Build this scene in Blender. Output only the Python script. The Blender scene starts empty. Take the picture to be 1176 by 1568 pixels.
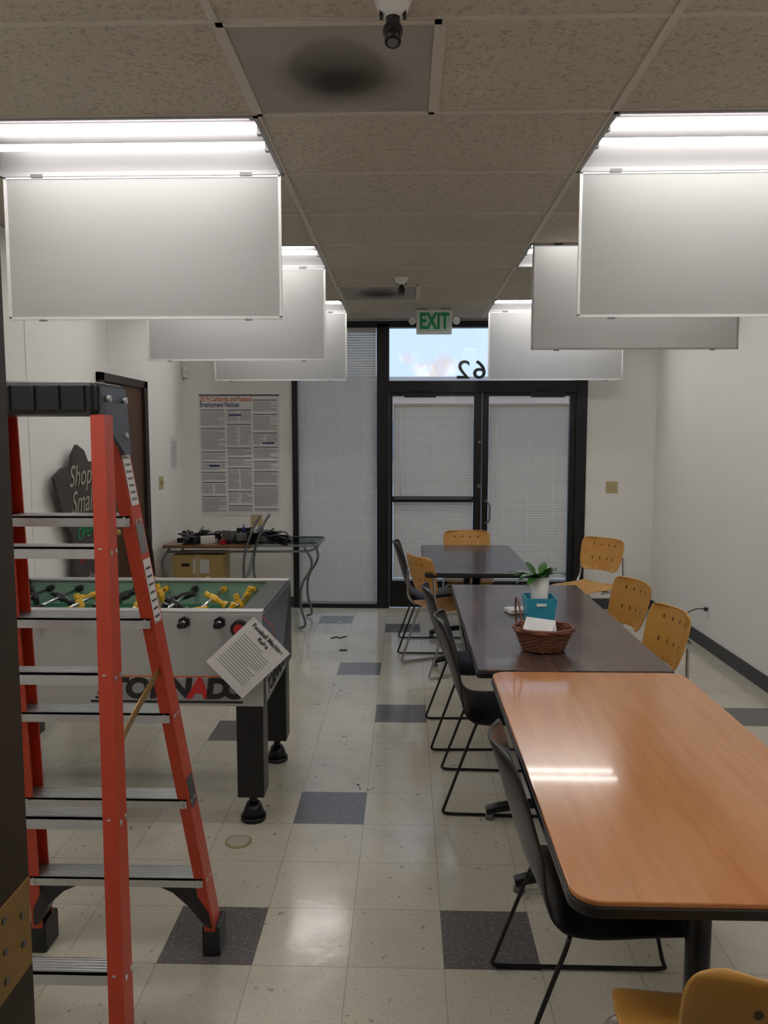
import bpy, bmesh, math, random
from mathutils import Vector, Matrix
random.seed(7)
R=math.radians
scene=bpy.context.scene
COL=scene.collection
scene.view_settings.view_transform='Standard'
scene.view_settings.look='None'
scene.view_settings.exposure=0.58

# ---------------------------------------------------------------- materials
def new_mat(name):
    m=bpy.data.materials.new(name); m.use_nodes=True
    nt=m.node_tree; b=nt.nodes['Principled BSDF']
    return m,nt,b
def mat(name,col,rough=0.5,metal=0.0,bump=0.0,bscale=60,var=0.0,vscale=8,spec=0.5,coat=0.0):
    m,nt,b=new_mat(name)
    b.inputs['Base Color'].default_value=(*col,1); b.inputs['Roughness'].default_value=rough
    b.inputs['Metallic'].default_value=metal; b.inputs['Specular IOR Level'].default_value=spec
    b.inputs['Coat Weight'].default_value=coat
    tc=nt.nodes.new('ShaderNodeTexCoord')
    if var>0:
        n=nt.nodes.new('ShaderNodeTexNoise'); n.inputs['Scale'].default_value=vscale; n.inputs['Detail'].default_value=4
        nt.links.new(tc.outputs['Object'],n.inputs['Vector'])
        mx=nt.nodes.new('ShaderNodeMixRGB'); mx.inputs[1].default_value=(*[c*(1-var) for c in col],1); mx.inputs[2].default_value=(*[min(1,c*(1+var)) for c in col],1)
        nt.links.new(n.outputs['Fac'],mx.inputs[0]); nt.links.new(mx.outputs[0],b.inputs['Base Color'])
    if bump>0:
        n2=nt.nodes.new('ShaderNodeTexNoise'); n2.inputs['Scale'].default_value=bscale; n2.inputs['Detail'].default_value=3
        nt.links.new(tc.outputs['Object'],n2.inputs['Vector'])
        bp=nt.nodes.new('ShaderNodeBump'); bp.inputs['Strength'].default_value=bump; bp.inputs['Distance'].default_value=0.005
        nt.links.new(n2.outputs['Fac'],bp.inputs['Height']); nt.links.new(bp.outputs[0],b.inputs['Normal'])
    return m
def emis(name,col,s):
    m,nt,b=new_mat(name); b.inputs['Base Color'].default_value=(*col,1)
    b.inputs['Emission Color'].default_value=(*col,1); b.inputs['Emission Strength'].default_value=s
    return m
def math_node(nt,op,a,b=None,c=None):
    n=nt.nodes.new('ShaderNodeMath'); n.operation=op
    for i,v in enumerate((a,b,c)):
        if v is None: continue
        if isinstance(v,(int,float)): n.inputs[i].default_value=v
        else: nt.links.new(v,n.inputs[i])
    return n.outputs[0]
def mix_col(nt,fac,a,b):
    n=nt.nodes.new('ShaderNodeMixRGB')
    for i,v in enumerate((fac,a,b)):
        if isinstance(v,(int,float)): n.inputs[i].default_value=v
        elif isinstance(v,tuple): n.inputs[i].default_value=(*v,1)
        else: nt.links.new(v,n.inputs[i])
    return n.outputs[0]
def ramp(nt,src,p0,p1):
    n=nt.nodes.new('ShaderNodeMapRange'); n.inputs['From Min'].default_value=p0; n.inputs['From Max'].default_value=p1
    nt.links.new(src,n.inputs['Value']); return n.outputs[0]
def noise(nt,vec,scale,detail=3):
    n=nt.nodes.new('ShaderNodeTexNoise'); n.inputs['Scale'].default_value=scale; n.inputs['Detail'].default_value=detail
    nt.links.new(vec,n.inputs['Vector']); return n.outputs['Fac']

def floor_mat(name,base,speck,specamt):
    m,nt,b=new_mat(name)
    tc=nt.nodes.new('ShaderNodeTexCoord'); v=tc.outputs['Object']
    sp=nt.nodes.new('ShaderNodeSeparateXYZ'); nt.links.new(v,sp.inputs[0])
    T=0.3048
    ux=math_node(nt,'DIVIDE',math_node(nt,'SUBTRACT',sp.outputs[0],0.124-T*40),T)
    uy=math_node(nt,'DIVIDE',math_node(nt,'SUBTRACT',sp.outputs[1],2.316-T*40),T)
    fx=math_node(nt,'FRACT',ux); fy=math_node(nt,'FRACT',uy)
    ex=math_node(nt,'MINIMUM',fx,math_node(nt,'SUBTRACT',1.0,fx)); ey=math_node(nt,'MINIMUM',fy,math_node(nt,'SUBTRACT',1.0,fy))
    e=math_node(nt,'MINIMUM',ex,ey); seam=math_node(nt,'LESS_THAN',e,0.006)
    cb=nt.nodes.new('ShaderNodeCombineXYZ'); nt.links.new(math_node(nt,'FLOOR',ux),cb.inputs[0]); nt.links.new(math_node(nt,'FLOOR',uy),cb.inputs[1])
    wn=nt.nodes.new('ShaderNodeTexWhiteNoise'); nt.links.new(cb.outputs[0],wn.inputs['Vector'])
    c=mix_col(nt,wn.outputs['Value'],tuple(x*0.95 for x in base),tuple(min(1,x*1.03) for x in base))
    n1=noise(nt,v,90,2); c=mix_col(nt,math_node(nt,'MULTIPLY',ramp(nt,n1,0.56,0.64),specamt),c,speck)
    n2=noise(nt,v,5,5); c=mix_col(nt,math_node(nt,'MULTIPLY',ramp(nt,n2,0.50,0.8),0.45),c,tuple(x*0.68 for x in base))
    n3=noise(nt,v,26,5); c=mix_col(nt,math_node(nt,'MULTIPLY',ramp(nt,n3,0.66,0.71),0.6),c,(0.15,0.115,0.08))
    c=mix_col(nt,math_node(nt,'MULTIPLY',seam,0.5),c,tuple(x*0.35 for x in base))
    nt.links.new(c,b.inputs['Base Color'])
    r=nt.nodes.new('ShaderNodeMapRange'); r.inputs['To Min'].default_value=0.03; r.inputs['To Max'].default_value=0.26
    nt.links.new(noise(nt,v,7,5),r.inputs['Value']); nt.links.new(r.outputs[0],b.inputs['Roughness'])
    b.inputs['Specular IOR Level'].default_value=0.6
    bp=nt.nodes.new('ShaderNodeBump'); bp.inputs['Strength'].default_value=0.16; bp.inputs['Distance'].default_value=0.004
    nt.links.new(noise(nt,v,14,3),bp.inputs['Height']); nt.links.new(bp.outputs[0],b.inputs['Normal'])
    return m
M_floor=floor_mat('vinyl_tile_cream',(0.56,0.52,0.43),(0.38,0.345,0.28),0.4)
M_floor_d=floor_mat('vinyl_tile_grey',(0.135,0.125,0.123),(0.27,0.255,0.25),0.6)

def ceil_mat():
    m,nt,b=new_mat('acoustic_tile')
    tc=nt.nodes.new('ShaderNodeTexCoord'); v=tc.outputs['Object']
    n1=noise(nt,v,66,3); n2=noise(nt,v,190,2)
    pit=ramp(nt,n1,0.44,0.36); pit2=ramp(nt,n2,0.42,0.34)
    f=math_node(nt,'MAXIMUM',pit,math_node(nt,'MULTIPLY',pit2,0.6))
    c=mix_col(nt,noise(nt,v,1.3,3),(0.49,0.44,0.365),(0.58,0.53,0.445))
    c=mix_col(nt,math_node(nt,'MULTIPLY',f,0.5),c,(0.28,0.24,0.18))
    nt.links.new(c,b.inputs['Base Color']); b.inputs['Roughness'].default_value=0.95; b.inputs['Specular IOR Level'].default_value=0.1
    bp=nt.nodes.new('ShaderNodeBump'); bp.inputs['Strength'].default_value=0.45; bp.inputs['Distance'].default_value=0.006; bp.invert=True
    nt.links.new(f,bp.inputs['Height']); nt.links.new(bp.outputs[0],b.inputs['Normal'])
    return m
M_ceil=ceil_mat()
M_wall=mat('painted_wall',(0.80,0.785,0.75),0.7,bump=0.05,bscale=120,var=0.02,vscale=2,spec=0.2)
M_grid=mat('ceiling_grid_paint',(0.55,0.505,0.43),0.6)
M_white=mat('white_enamel',(0.76,0.76,0.74),0.35)
M_house=mat('fixture_reflector_enamel',(0.24,0.23,0.235),0.45)
M_alu=mat('white_aluminium_frame',(0.62,0.62,0.61),0.45,0.1)
M_black=mat('black_plastic',(0.008,0.008,0.010),0.38,var=0.1)
M_blackmetal=mat('black_metal',(0.010,0.010,0.012),0.3,0.2)
M_bronze=mat('dark_bronze_frame',(0.008,0.007,0.007),0.35,0.2)
M_base=mat('rubber_baseboard',(0.05,0.05,0.055),0.5)
M_chrome=mat('chrome_tube',(0.55,0.55,0.56),0.2,1.0)
M_step=mat('ladder_aluminium',(0.56,0.57,0.58),0.32,0.9,bump=0.1,bscale=200)
M_red=mat('ladder_fibreglass',(0.50,0.046,0.014),0.38,var=0.12,vscale=30)
M_sil=mat('silver_laminate',(0.43,0.42,0.42),0.4,0.25,var=0.04)
M_beige=mat('beige_plastic',(0.50,0.42,0.23),0.5)
M_paper=mat('paper',(0.70,0.695,0.69),0.7)
M_ink=mat('ink_grey',(0.21,0.21,0.22),0.8)
M_inkd=mat('ink_dark_grey',(0.08,0.08,0.09),0.8)
M_inkb=mat('ink_black',(0.018,0.018,0.018),0.8)
M_inkblue=mat('ink_blue',(0.03,0.04,0.18),0.8)
M_inkor=mat('ink_orange',(0.55,0.14,0.03),0.8)
M_green=mat('exit_green',(0.01,0.30,0.10),0.5)
M_brown=mat('brown_door',(0.08,0.038,0.019),0.4,var=0.25,vscale=10)
M_dbrown=mat('dark_brown_frame',(0.024,0.013,0.008),0.5,var=0.2,vscale=12)
M_brass=mat('brass_hinge',(0.38,0.24,0.08),0.45,0.7)
M_yplas=mat('yellow_player',(0.70,0.41,0.03),0.35)
M_field=mat('green_playfield',(0.02,0.16,0.075),0.35)
M_wood=mat('handle_wood',(0.26,0.10,0.04),0.4)
M_blue=mat('blue_planter',(0.035,0.34,0.49),0.35)
M_wick=mat('wicker',(0.16,0.052,0.025),0.5,var=0.35,vscale=60)
M_leaf=mat('leaf',(0.045,0.15,0.03),0.4,var=0.3,vscale=30)
M_card=mat('cardboard',(0.49,0.34,0.13),0.8,var=0.08)
M_redp=mat('red_plastic',(0.50,0.02,0.02),0.35)
M_grey=mat('grey_metal',(0.18,0.19,0.19),0.4,0.6)
M_soil=mat('grey_plastic',(0.29,0.29,0.30),0.5)
M_chalk=mat('chalkboard',(0.050,0.040,0.037),0.6,var=0.2)
M_conc=mat('concrete',(0.45,0.44,0.42),0.9,var=0.1)
M_tube=emis('fluorescent_tube',(1.0,0.98,0.945),16.0)

def wood_mat(name,c1,c2,scale,rough,axis=1,coat=0.3,stretch=12):
    m,nt,b=new_mat(name)
    tc=nt.nodes.new('ShaderNodeTexCoord'); mp=nt.nodes.new('ShaderNodeMapping')
    s=[scale*stretch]*3; s[axis]=scale; mp.inputs['Scale'].default_value=s
    nt.links.new(tc.outputs['Object'],mp.inputs[0])
    n=nt.nodes.new('ShaderNodeTexNoise'); n.inputs['Scale'].default_value=1.0; n.inputs['Detail'].default_value=8; n.inputs['Distortion'].default_value=0.6
    nt.links.new(mp.outputs[0],n.inputs['Vector'])
    c=mix_col(nt,ramp(nt,n.outputs['Fac'],0.3,0.7),c1,c2); nt.links.new(c,b.inputs['Base Color'])
    b.inputs['Roughness'].default_value=rough; b.inputs['Coat Weight'].default_value=coat; b.inputs['Coat Roughness'].default_value=0.05
    return m
M_oak=wood_mat('orange_beech_laminate',(0.48,0.19,0.059),(0.55,0.24,0.084),2.0,0.18,1,0.4,20)
M_wal=wood_mat('walnut_laminate',(0.036,0.021,0.017),(0.14,0.082,0.063),2.2,0.24,1,0.15,10)
M_dk=wood_mat('dark_laminate',(0.044,0.031,0.026),(0.066,0.047,0.04),2.2,0.26,1,0.15,10)
M_desk=wood_mat('desk_brown',(0.16,0.075,0.035),(0.26,0.13,0.06),3,0.4,0)

def chairwood():
    m,nt,b=new_mat('perforated_yellow_plywood')
    uv=nt.nodes.new('ShaderNodeUVMap'); sp=nt.nodes.new('ShaderNodeSeparateXYZ'); nt.links.new(uv.outputs[0],sp.inputs[0])
    fx=math_node(nt,'SUBTRACT',math_node(nt,'FRACT',math_node(nt,'MULTIPLY',sp.outputs[0],6.0)),0.5)
    fy=math_node(nt,'SUBTRACT',math_node(nt,'FRACT',math_node(nt,'MULTIPLY',sp.outputs[1],4.0)),0.5)
    d=math_node(nt,'ADD',math_node(nt,'POWER',math_node(nt,'ABSOLUTE',fx),2.0),math_node(nt,'MULTIPLY',math_node(nt,'POWER',math_node(nt,'ABSOLUTE',fy),2.0),0.9))
    hole=math_node(nt,'LESS_THAN',d,0.010)
    mx=math_node(nt,'MULTIPLY',math_node(nt,'LESS_THAN',math_node(nt,'ABSOLUTE',math_node(nt,'SUBTRACT',sp.outputs[0],0.5)),0.40),hole)
    hole=math_node(nt,'MULTIPLY',mx,math_node(nt,'LESS_THAN',math_node(nt,'ABSOLUTE',math_node(nt,'SUBTRACT',sp.outputs[1],0.5)),0.42))
    tc=nt.nodes.new('ShaderNodeTexCoord')
    c=mix_col(nt,noise(nt,tc.outputs['Object'],12,4),(0.50,0.24,0.05),(0.60,0.31,0.07))
    c=mix_col(nt,hole,c,(0.09,0.04,0.01))
    nt.links.new(c,b.inputs['Base Color']); b.inputs['Roughness'].default_value=0.35
    return m
M_ychair=chairwood()

def mixsh(nt,f,a,b):
    n=nt.nodes.new('ShaderNodeMixShader')
    if isinstance(f,(int,float)): n.inputs[0].default_value=f
    else: nt.links.new(f,n.inputs[0])
    nt.links.new(a,n.inputs[1]); nt.links.new(b,n.inputs[2]); return n.outputs[0]
def diffuser_mat():
    m=bpy.data.materials.new('prismatic_diffuser'); m.use_nodes=True; nt=m.node_tree; nt.nodes.clear()
    o=nt.nodes.new('ShaderNodeOutputMaterial'); tc=nt.nodes.new('ShaderNodeTexCoord')
    sp=nt.nodes.new('ShaderNodeSeparateXYZ'); nt.links.new(tc.outputs['Object'],sp.inputs[0])
    a=math_node(nt,'SINE',math_node(nt,'MULTIPLY',math_node(nt,'ADD',sp.outputs[0],sp.outputs[2]),560.0))
    b=math_node(nt,'SINE',math_node(nt,'MULTIPLY',math_node(nt,'SUBTRACT',sp.outputs[0],sp.outputs[2]),560.0))
    p=math_node(nt,'MULTIPLY',a,b); pf=ramp(nt,p,-0.8,0.8)
    c=mix_col(nt,pf,(0.41,0.408,0.40),(0.56,0.557,0.55))
    d=nt.nodes.new('ShaderNodeBsdfDiffuse'); t=nt.nodes.new('ShaderNodeBsdfTranslucent')
    nt.links.new(c,d.inputs['Color']); nt.links.new(c,t.inputs['Color'])
    nt.links.new(mixsh(nt,0.45,d.outputs[0],t.outputs[0]),o.inputs['Surface']); return m
M_diff=diffuser_mat()
def blind_mat():
    m=bpy.data.materials.new('blind_slat'); m.use_nodes=True; nt=m.node_tree; nt.nodes.clear()
    o=nt.nodes.new('ShaderNodeOutputMaterial')
    d=nt.nodes.new('ShaderNodeBsdfDiffuse'); t=nt.nodes.new('ShaderNodeBsdfTranslucent')
    d.inputs['Color'].default_value=(0.60,0.58,0.54,1); t.inputs['Color'].default_value=(0.64,0.58,0.50,1)
    nt.links.new(mixsh(nt,0.24,d.outputs[0],t.outputs[0]),o.inputs['Surface']); return m
M_blind=blind_mat()
def glass_mat(name,tint,gl=0.08):
    m=bpy.data.materials.new(name); m.use_nodes=True; nt=m.node_tree; nt.nodes.clear()
    o=nt.nodes.new('ShaderNodeOutputMaterial'); tr=nt.nodes.new('ShaderNodeBsdfTransparent'); g=nt.nodes.new('ShaderNodeBsdfGlossy')
    tr.inputs['Color'].default_value=(*tint,1); g.inputs['Roughness'].default_value=0.02
    nt.links.new(mixsh(nt,gl,tr.outputs[0],g.outputs[0]),o.inputs['Surface']); return m
M_glass=glass_mat('window_glass',(0.92,0.94,0.94),0.04); M_gglass=glass_mat('green_glass',(0.50,0.60,0.55),0.12)
def vent_mat():
    m,nt,b=new_mat('perforated_vent')
    tc=nt.nodes.new('ShaderNodeTexCoord'); sp=nt.nodes.new('ShaderNodeSeparateXYZ'); nt.links.new(tc.outputs['Object'],sp.inputs[0])
    fx=math_node(nt,'SINE',math_node(nt,'MULTIPLY',sp.outputs[0],620.0)); fy=math_node(nt,'SINE',math_node(nt,'MULTIPLY',sp.outputs[1],620.0))
    dots=ramp(nt,math_node(nt,'MULTIPLY',fx,fy),0.1,0.7)
    def rad(cx,cy,ky):
        return math_node(nt,'SQRT',math_node(nt,'ADD',math_node(nt,'POWER',math_node(nt,'ABSOLUTE',math_node(nt,'SUBTRACT',sp.outputs[0],cx)),2.0),math_node(nt,'POWER',math_node(nt,'ABSOLUTE',math_node(nt,'MULTIPLY',math_node(nt,'SUBTRACT',sp.outputs[1],cy),ky)),2.0)))
    r=rad(0.0,-0.03,0.8); r2=rad(0.0,0.05,1.1)
    nn=math_node(nt,'MULTIPLY',math_node(nt,'SUBTRACT',noise(nt,tc.outputs['Object'],6,3),0.5),0.10)
    soot=ramp(nt,math_node(nt,'ADD',r2,nn),0.24,0.05)
    edge=math_node(nt,'MULTIPLY',ramp(nt,r,0.16,0.13),0.45)
    c=mix_col(nt,math_node(nt,'MULTIPLY',dots,0.5),(0.38,0.365,0.34),(0.13,0.12,0.11))
    c=mix_col(nt,edge,c,(0.10,0.088,0.075))
    c=mix_col(nt,math_node(nt,'MULTIPLY',soot,0.9),c,(0.035,0.028,0.022))
    nt.links.new(c,b.inputs['Base Color']); b.inputs['Roughness'].default_value=0.8; b.inputs['Specular IOR Level'].default_value=0.15
    return m
M_vent=vent_mat()

# ---------------------------------------------------------------- helpers
def link(o,parent=None):
    COL.objects.link(o)
    if parent is not None: o.parent=parent
    return o
def empty(name,loc=(0,0,0),rz=0.0,rot=None):
    e=bpy.data.objects.new(name,None); e.empty_display_size=0.1; COL.objects.link(e)
    e.location=loc; e.rotation_euler=rot if rot else (0,0,rz); return e
def mesh_obj(name,verts,faces,m,parent=None,smooth=False):
    me=bpy.data.meshes.new(name); me.from_pydata([tuple(v) for v in verts],[],faces); me.update()
    if m: me.materials.append(m)
    if smooth:
        for p in me.polygons: p.use_smooth=True
    return link(bpy.data.objects.new(name,me),parent)
BF=[(0,3,2,1),(4,5,6,7),(0,1,5,4),(1,2,6,5),(2,3,7,6),(3,0,4,7)]
def bverts(x0,x1,y0,y1,z0,z1):
    return [(x0,y0,z0),(x1,y0,z0),(x1,y1,z0),(x0,y1,z0),(x0,y0,z1),(x1,y0,z1),(x1,y1,z1),(x0,y1,z1)]
def box(name,x0,x1,y0,y1,z0,z1,m,parent=None,bev=0.0):
    o=mesh_obj(name,bverts(x0,x1,y0,y1,z0,z1),BF,m,parent)
    if bev>0:
        b=o.modifiers.new('bevel','BEVEL'); b.width=bev; b.segments=2
    return o
def boxes(name,lst,m,parent=None,bev=0.0):
    V=[];F=[]
    for b in lst:
        n=len(V); V+=bverts(*b); F+=[tuple(i+n for i in f) for f in BF]
    o=mesh_obj(name,V,F,m,parent)
    if bev>0:
        b=o.modifiers.new('bevel','BEVEL'); b.width=bev; b.segments=2
    return o
def cyl(name,p0,p1,r,m,parent=None,r2=None,n=20,smooth=True):
    p0=Vector(p0);p1=Vector(p1);d=p1-p0;L=d.length
    bm=bmesh.new(); bmesh.ops.create_cone(bm,cap_ends=True,segments=n,radius1=r,radius2=r if r2 is None else r2,depth=L)
    q=d.to_track_quat('Z','Y').to_matrix().to_4x4()
    bmesh.ops.transform(bm,matrix=Matrix.Translation((p0+p1)/2)@q,verts=bm.verts)
    me=bpy.data.meshes.new(name); bm.to_mesh(me); bm.free(); me.materials.append(m)
    if smooth:
        for p in me.polygons: p.use_smooth=len(p.vertices)==4
    return link(bpy.data.objects.new(name,me),parent)
def sph(name,c,r,m,parent=None,sc=(1,1,1)):
    bm=bmesh.new(); bmesh.ops.create_uvsphere(bm,u_segments=20,v_segments=12,radius=r)
    bmesh.ops.scale(bm,vec=sc,verts=bm.verts); bmesh.ops.translate(bm,vec=c,verts=bm.verts)
    me=bpy.data.meshes.new(name); bm.to_mesh(me); bm.free(); me.materials.append(m)
    for p in me.polygons: p.use_smooth=True
    return link(bpy.data.objects.new(name,me),parent)
def fillet(pts,r,n=5):
    pts=[Vector(p) for p in pts]; out=[pts[0]]
    for i in range(1,len(pts)-1):
        p=pts[i];a=pts[i-1]-p;b=pts[i+1]-p
        A=p+a.normalized()*min(r,a.length*0.48);B=p+b.normalized()*min(r,b.length*0.48)
        for k in range(n+1):
            t=k/n; out.append(A*(1-t)**2+p*2*t*(1-t)+B*t*t)
    out.append(pts[-1]); return out
def tube(name,pts,r,m,parent=None,fil=0.0,cyclic=False,res=3):
    if fil>0: pts=fillet(pts,fil)
    cu=bpy.data.curves.new(name,'CURVE'); cu.dimensions='3D'; cu.bevel_depth=r; cu.bevel_resolution=res; cu.use_fill_caps=True
    s=cu.splines.new('POLY'); s.points.add(len(pts)-1)
    for i,p in enumerate(pts): s.points[i].co=(*p,1)
    s.use_cyclic_u=cyclic
    tmp=bpy.data.objects.new('tmp',cu); COL.objects.link(tmp)
    me=bpy.data.meshes.new_from_object(tmp); bpy.data.objects.remove(tmp); bpy.data.curves.remove(cu)
    me.name=name; me.materials.clear(); me.materials.append(m)
    for p in me.polygons: p.use_smooth=True
    return link(bpy.data.objects.new(name,me),parent)
def text(name,body,size,m,parent,loc,rot,ext=0.0005,align='CENTER',sx=1.0,bold=0.0,shear=0.0):
    cu=bpy.data.curves.new(name,'FONT'); cu.body=body; cu.size=size; cu.extrude=ext; cu.align_x=align; cu.align_y='CENTER'; cu.offset=bold; cu.shear=shear
    tmp=bpy.data.objects.new('tmp',cu); COL.objects.link(tmp)
    me=bpy.data.meshes.new_from_object(tmp); bpy.data.objects.remove(tmp); bpy.data.curves.remove(cu)
    me.name=name; me.materials.clear(); me.materials.append(m)
    o=link(bpy.data.objects.new(name,me),parent); o.location=loc; o.rotation_euler=rot; o.scale=(sx,1,1); return o
def shell(name,fn,nu,nv,th,m,parent=None,sub=1):
    V=[];F=[];UV=[]
    for j in range(nv+1):
        for i in range(nu+1):
            V.append(fn(-1+2*i/nu,j/nv)); UV.append((i/nu,j/nv))
    for j in range(nv):
        for i in range(nu):
            a=j*(nu+1)+i; F.append((a,a+1,a+nu+2,a+nu+1))
    me=bpy.data.meshes.new(name); me.from_pydata(V,[],F); ul=me.uv_layers.new(name='UVMap')
    for l in me.loops: ul.data[l.index].uv=UV[l.vertex_index]
    me.materials.append(m)
    for p in me.polygons: p.use_smooth=True
    o=link(bpy.data.objects.new(name,me),parent)
    s=o.modifiers.new('solid','SOLIDIFY'); s.thickness=th; s.offset=0
    ss=o.modifiers.new('sub','SUBSURF'); ss.levels=sub; ss.render_levels=sub
    return o
def interp(tab,t):
    n=len(tab)-1; x=t*n; i=min(int(x),n-1); f=x-i
    return tuple(a*(1-f)+b*f for a,b in zip(tab[i],tab[i+1]))

# ---------------------------------------------------------------- room shell
XL,XR,YF,YN,ZC=-2.155,2.375,7.56,0.75,2.78
T=0.3048
dark={(-3,0),(0,0),(-2,3),(-1,7),(-4,6),(-2,10),(-3,15),(-1,14),(6,7),(3,4),(4,11),(-6,3),(-5,11),(5,2),(3,13)}
V=[];F=[];MI=[]
x_edges=[XL]+[0.124+T*k for k in range(-7,8) if XL<0.124+T*k<XR]+[XR]
y_edges=[-1.6]+[2.316+T*k for k in range(-12,18) if -1.6<2.316+T*k<YF+0.1]+[YF+0.1]
vid={}
for i,x in enumerate(x_edges):
    for j,y in enumerate(y_edges):
        vid[i,j]=len(V); V.append((x,y,0))
for i in range(len(x_edges)-1):
    for j in range(len(y_edges)-1):
        F.append((vid[i,j],vid[i+1,j],vid[i+1,j+1],vid[i,j+1]))
        cx=math.floor(((x_edges[i]+x_edges[i+1])/2-0.124)/T); cy=math.floor(((y_edges[j]+y_edges[j+1])/2-2.316)/T)
        MI.append(1 if (cx,cy) in dark else 0)
fl=mesh_obj('floor',V,F,M_floor); fl.data.materials.append(M_floor_d)
for p,k in zip(fl.data.polygons,MI): p.material_index=k

G=0.61
xa_,xb_,xc_,xd_,xm_=-1.74,-0.52,0.71,1.93,0.095
fixtures=[]
for ys,near in ((0.98,None),(2.81,0),(4.64,1),(6.47,0)):
    fixtures.append((xa_,xb_,ys,ys+G,ys+G-0.005))
    fixtures.append((xc_,xd_,ys,ys+G,(ys+0.005) if near==1 else ys+G-0.005))
vents=[(xb_,xm_,2.20,2.81),(xb_,xm_,5.86,6.47)]
xe=[XL-0.05,xa_,-1.13,xb_,xm_,xc_,1.32,xd_,XR+0.05]
ye=[-1.6,-0.85]+[2.81+G*k for k in range(-5,8)]+[YF+0.12]
V=[];F=[]
for i in range(len(xe)-1):
    for j in range(len(ye)-1):
        cx=(xe[i]+xe[i+1])/2; cy=(ye[j]+ye[j+1])/2
        if any(a<cx<b and c<cy<d for a,b,c,d,_ in fixtures) or any(a<cx<b and c<cy<d for a,b,c,d in vents): continue
        n=len(V); V+=[(xe[i],ye[j],ZC),(xe[i],ye[j+1],ZC),(xe[i+1],ye[j+1],ZC),(xe[i+1],ye[j],ZC)]; F.append((n,n+1,n+2,n+3))
mesh_obj('ceiling',V,F,M_ceil)
gl=[]
for x in (xa_,xb_,xc_,xd_): gl.append((x-0.012,x+0.012,0.76,YF-0.02,ZC-0.005,ZC+0.004))
for a,b in ((2.20,2.81),(5.86,6.47)): gl.append((xm_-0.012,xm_+0.012,a,b,ZC-0.005,ZC+0.004))
for y in ye[2:-1]:
    if 0.8<y<YF: gl.append((XL,XR,y-0.009,y+0.009,ZC-0.0045,ZC+0.004))
boxes('trim_ceiling_grid',gl,M_grid)
box('light_block_slab',XL-0.1,XR+0.1,-1.7,YF+0.1,3.05,3.12,M_conc)  # unseen slab added above the tiles to block sky light

box('wall_left',XL-0.12,XL,0.55,YF+0.12,0,3.05,M_wall)
box('wall_right',XR,XR+0.12,0.55,YF+0.12,0,3.05,M_wall)
boxes('wall_back',[(XL,-1.10,YF,YF+0.12,0,3.05),(1.72,XR,YF,YF+0.12,0,3.05),(-1.10,1.72,YF,YF+0.12,2.75,3.05)],M_wall)
boxes('wall_front',[(XL,-0.49,0.57,0.75,0,3.05),(0.62,XR,0.57,0.75,0,3.05),(-0.49,0.62,0.57,0.75,2.20,3.05)],M_wall)
boxes('light_block_corridor',[(-1.2,-1.1,-1.6,0.57,0,3.05),(1.2,1.3,-1.6,0.57,0,3.05),(-1.2,1.3,-1.7,-1.6,0,3.05)],M_wall)  # unseen walls added behind the camera, keep sky light out of the doorway
boxes('baseboard_right',[(XR-0.008,XR,0.76,YF,0,0.105)],M_base)
boxes('baseboard_left',[(XL,XL+0.008,0.76,5.40,0,0.105),(XL,XL+0.008,6.42,YF,0,0.105)],M_base)
boxes('baseboard_back',[(XL,-1.105,YF-0.008,YF,0,0.105),(1.725,XR,YF-0.008,YF,0,0.105)],M_base)
dj=empty('door_frame')
boxes('jamb',[(-0.49,-0.393,0.55,0.765,0,2.20),(0.53,0.62,0.55,0.765,0,2.20),(-0.49,0.62,0.55,0.765,2.12,2.20)],M_dbrown,dj)
box('hinge_leaf',-0.3935,-0.391,0.690,0.762,1.116,1.211,M_brass,dj,0.001)
for i,(yy,zz) in enumerate([(0.71,1.133),(0.745,1.148),(0.71,1.164),(0.745,1.180),(0.71,1.196)]):
    cyl('screw_%d'%i,(-0.3915,yy,zz),(-0.390,yy,zz),0.004,M_grey,dj,n=12)
boxes('trim_wall_seam',[(XL,XL+0.004,4.42,4.45,0.11,ZC-0.01),(XL,XL+0.004,5.66,5.69,2.2,ZC-0.01)],M_wall)
d3=empty('door_3')
boxes('frame',[(XL,XL+0.04,5.42,5.48,0,2.12),(XL,XL+0.04,6.32,6.40,0,2.12),(XL,XL+0.04,5.42,6.40,2.06,2.12)],M_dbrown,d3,0.003)
box('leaf',XL,XL+0.015,5.48,6.32,0.01,2.06,M_brown,d3)
cyl('knob_stem',(XL+0.015,5.55,0.98),(XL+0.06,5.55,0.98),0.01,M_brass,d3); sph('knob',(XL+0.07,5.55,0.98),0.027,M_brass,d3)

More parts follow.
